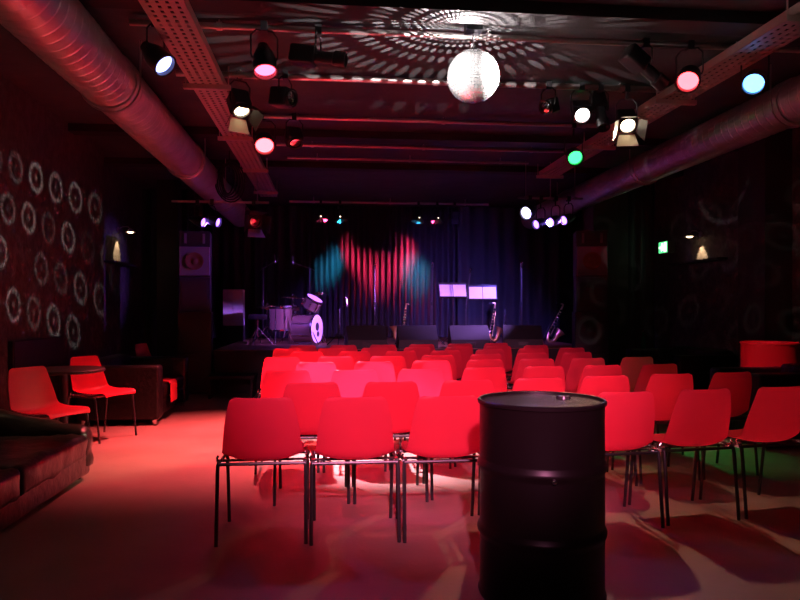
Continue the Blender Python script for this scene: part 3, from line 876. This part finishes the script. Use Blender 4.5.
for lab, x, y, h, rz, pl in (('left music stand holding two white sheets', 2.14, 11.75, .86, .05, 'left'), ('right music stand holding white sheets', 2.66, 11.7, .82, -.12, 'right')):
    t, R = music_stand(lab, x, y, h, rz)
    W = Matrix.Translation((x, y, ZS)) @ Matrix.Rotation(rz, 4, 'Z') @ R
    for k, sx in ((0, -.235), (1, .005)):
        m = MB(W); m.box((sx, -.004, -.118), (sx + .23, -.001, .115))
        tag(m.build('sheet_music', M_paper), '%s white music sheet on the %s music stand' % (('left', 'right')[k], pl), 'sheet music', 'music sheets on the stands')


def sax(label, x, y, H, lean, flip, curved=True):
    """stands on a small stand; bell side towards -+x"""
    t = thing('saxophone', label, 'saxophone' if curved else 'clarinet', (x, y, ZS), 0, 'wind instruments on stands')
    T = Matrix.Rotation(lean, 4, 'Y') @ Matrix.Diagonal((flip * H, H, H, 1))
    m = MB(T)
    pts = spline([(-.06, 0, .98), (0, 0, 1.0), (.02, 0, .93), (.02, 0, .6), (.02, 0, .25), (.05, 0, .13), (.12, 0, .10), (.19, 0, .15), (.22, 0, .30), (.25, 0, .42)], 5)
    k = len(pts); rad = [H * (.014 + .05 * (i / k) ** 1.3 + (.07 * max(0, i / k - .86) / .14)) / H for i in range(k)]
    m.tube(pts, rad, 14); m.build('body', M_brass, t, True, ang=60)
    m = MB(T)
    for i in range(9): m.lathe([(0, 0), (.028 + .002 * i, 0), (.028, .014), (0, .014)], (.02, -.035 - .002 * i, .84 - .07 * i), (0, -1, 0), 10)
    m.tube([(.05, -.04, .85), (.055, -.045, .5), (.06, -.05, .2)], .006, 6); m.build('keys', M_chrome, t, True)
    m = MB(T); m.tube([(-.05, 0, .982), (-.12, 0, .965), (-.15, 0, .955)], [.016, .014, .008], 8); m.build('mouthpiece', M_case, t, True)
    s = MB()
    for a in (.3, 2.4, 4.5): s.tube([(0, .02, .12 * H), (.16 * math.cos(a), .16 * math.sin(a), .008)], .008, 6)
    s.tube([(0, .03, .1 * H), (lean * .5 * H, .09, .5 * H)], .008, 6); s.build('stand', M_case, t)
    return t


sax('alto saxophone on a stand in front of the centre curtain', 1.27, 11.95, .72, .12, -1)
sax('tenor saxophone standing behind the right music stand', 2.84, 12.05, .74, .16, 1)
sax('saxophone leaning on its stand at the right end of the stage', 3.93, 12.25, .80, .48, 1)
t = thing('clarinet', 'slim clarinet upright on a peg right of the music stands', 'clarinet', (3.12, 11.95, ZS), 0, 'wind instruments on stands')
MB().lathe([(0, .03), (.034, .03), (.024, .09), (.014, .14), (.013, .55), (.008, .62), (0, .62)], n=12).build('body', M_case, t, True)
m = MB()
for i in range(8): m.lathe([(.0135, 0), (.018, 0), (.018, .01), (.0135, .01)], (0, 0, .18 + .045 * i), n=10, closed=True)
m.build('keys', M_chrome, t)
MB().lathe([(0, 0), (.09, 0), (.09, .01), (.01, .03), (.008, .06), (0, .06)], n=16).build('peg_stand', M_case, t)

# drum kit
def drum(name, label, loc, r, h, axis, legs=None, m_shell=M_shell, logo=False, group='drum kit pieces'):
    t = thing(name, label, 'drum', loc, 0, group)
    ax = V(axis).normalized(); c = V((0, 0, legs['z'])) if legs else V((0, 0, 0))
    MB().lathe([(r, -h / 2 + .01), (r, h / 2 - .01)], c, ax, 36).build('shell', m_shell, t, True)
    for s in (-1, 1):
        MB().lathe([(r + .001, -.014), (r + .016, -.014), (r + .016, .014), (r + .001, .014)], c + ax * s * (h / 2 - .012), ax, 36, True).build('hoop', M_chrome, t, True)
        MB().lathe([(0, -.002), (r, -.002), (r, .003), (0, .003)], c + ax * s * (h / 2 - .004), ax, 36).build('head', M_head, t, True)
    x, y, z = frame(ax)
    for k in range(8):
        m = MB()
        a = 2 * PI * (k + .5) / 8; d = x * math.cos(a) + y * math.sin(a)
        m.cyl(c + d * (r + .012) - ax * h * .42, c + d * (r + .012) + ax * h * .42, .005, n=6); m.cyl(c + d * (r + .008) - ax * .03, c + d * (r + .008) + ax * .03, .012, n=6)
        m.build('tension_rod', M_chrome, t)
    
    if legs:
        for p0, p1 in legs['segs']:
            MB().tube([p0, p1], .009, 6).build('leg', M_chrome, t, True)
    if logo:
        m = MB(); o = c + ax * (h / 2 + .003)
        m.lathe([(0, 0), (.075, 0), (.075, .002), (0, .002)], o + y * .04, ax, 20); m.lathe([(0, 0), (.05, 0), (.05, .002), (0, .002)], o - y * .09 + x * .03, ax, 18)
        m.build('head_print', M_case, t)
    return t


ba = V((.92, -.39, 0))
drum('bass_drum', 'bass drum with a white front head facing right', (-.42, 12.2, ZS), .25, .42, ba,
     {'z': .27, 'segs': [((.12, -.25, .22), (.22, -.40, .01)), ((.20, .12, .22), (.36, .18, .01))]}, logo=True)
drum('floor_tom', 'brightly lit floor tom at the left of the drum kit', (-.86, 12.15, ZS), .2, .42, (0, 0, 1),
     {'z': .45, 'segs': [((.2 * math.cos(a), .2 * math.sin(a), .4), (.22 * math.cos(a), .22 * math.sin(a), 0)) for a in (4.3, 6.3, 2.2)]})
drum('rack_tom', 'small rack tom mounted above the bass drum, white head tipped forward', (-.32, 12.2, ZS + .72), .15, .22, (.45, -.25, .85))
m = MB(); m.tube([(-.36, 12.24, ZS + .51), (-.36, 12.26, ZS + .72), (-.33, 12.21, ZS + .72)], .01, 8)
tag(m.build('tom_mount', M_chrome, None, True), 'chrome mount holding the rack tom on the bass drum', 'drum mount')
drum('snare_drum', 'shallow snare drum on a stand behind the bass drum', (-.72, 12.55, ZS), .17, .13, (0, 0, 1),
     {'z': .62, 'segs': [((0, 0, .55), (.2 * math.cos(a), .2 * math.sin(a), 0)) for a in (.4, 2.5, 4.6)]})


def cymbal(label, loc, h, r, tilt, pair=False):
    t = thing('cymbal', label, 'cymbal', loc, 0, 'cymbals of the drum kit')
    R = Matrix.Translation((0, 0, h)) @ Matrix.Rotation(tilt, 4, 'Y')
    m = MB(R); m.lathe([(.004, .045), (.03, .042), (.05, .024), (r, .0), (r, -.003), (.05, .02), (.03, .038), (.004, .04)], n=32, closed=True); m.build('cymbal_plate', M_cym, t, True)
    if pair:
        m = MB(R); m.lathe([(.004, -.05), (.03, -.05), (.05, -.03), (r, -.008), (r, -.011), (.05, -.034)], n=32, closed=True); m.build('lower_plate', M_cym, t, True)
    MB().cyl((0, 0, .2), (0, 0, h + .07), .009, n=8).build('pole', M_chrome, t, True)
    for k in range(3):
        a = 2 * PI * k / 3 + .9; MB().tube([(0, 0, .32), (.26 * math.cos(a), .26 * math.sin(a), .01)], .008, 6).build('leg', M_chrome, t, True)


cymbal('ride cymbal tilted over the middle of the drum kit', (-.66, 12.42, ZS), .82, .23, .04)
cymbal('crash cymbal tilted up at the right of the drum kit', (-.22, 12.6, ZS), .89, .2, -.14)
cymbal('hi-hat pair at the left of the drum kit', (-1.12, 12.42, ZS), .66, .17, -.08, True)
t = thing('drum_throne', 'round black drum stool at the far left of the drum kit', 'stool', (-1.25, 12.0, ZS))
MB().lathe([(0, .44), (.15, .44), (.16, .46), (.16, .51), (.14, .53), (0, .53)], n=24).build('seat', M_leather, t, True)
MB().cyl((0, 0, .15), (0, 0, .44), .014, n=8).build('pole', M_chrome, t, True)
for k in range(3):
    a = 2 * PI * k / 3 + .3; MB().tube([(0, 0, .3), (.26 * math.cos(a), .26 * math.sin(a), .01)], .009, 6).build('leg', M_chrome, t, True)

t = thing('white_cupboard', 'white panel cupboard standing at the far left of the stage', 'cupboard', (-1.86, 13.5, ZS))
MB().rbox((-.19, -.15, .0), (.19, .15, .30), .01).build('plinth', M_case, t)
MB().rbox((-.19, -.15, .30), (.19, .15, 1.0), .01).build('cabinet', M_white, t)
for sx in (-.185, .004): MB().rbox((sx, -.166, .31), (sx + .181, -.15, .99), .004).build('door', M_white, t)
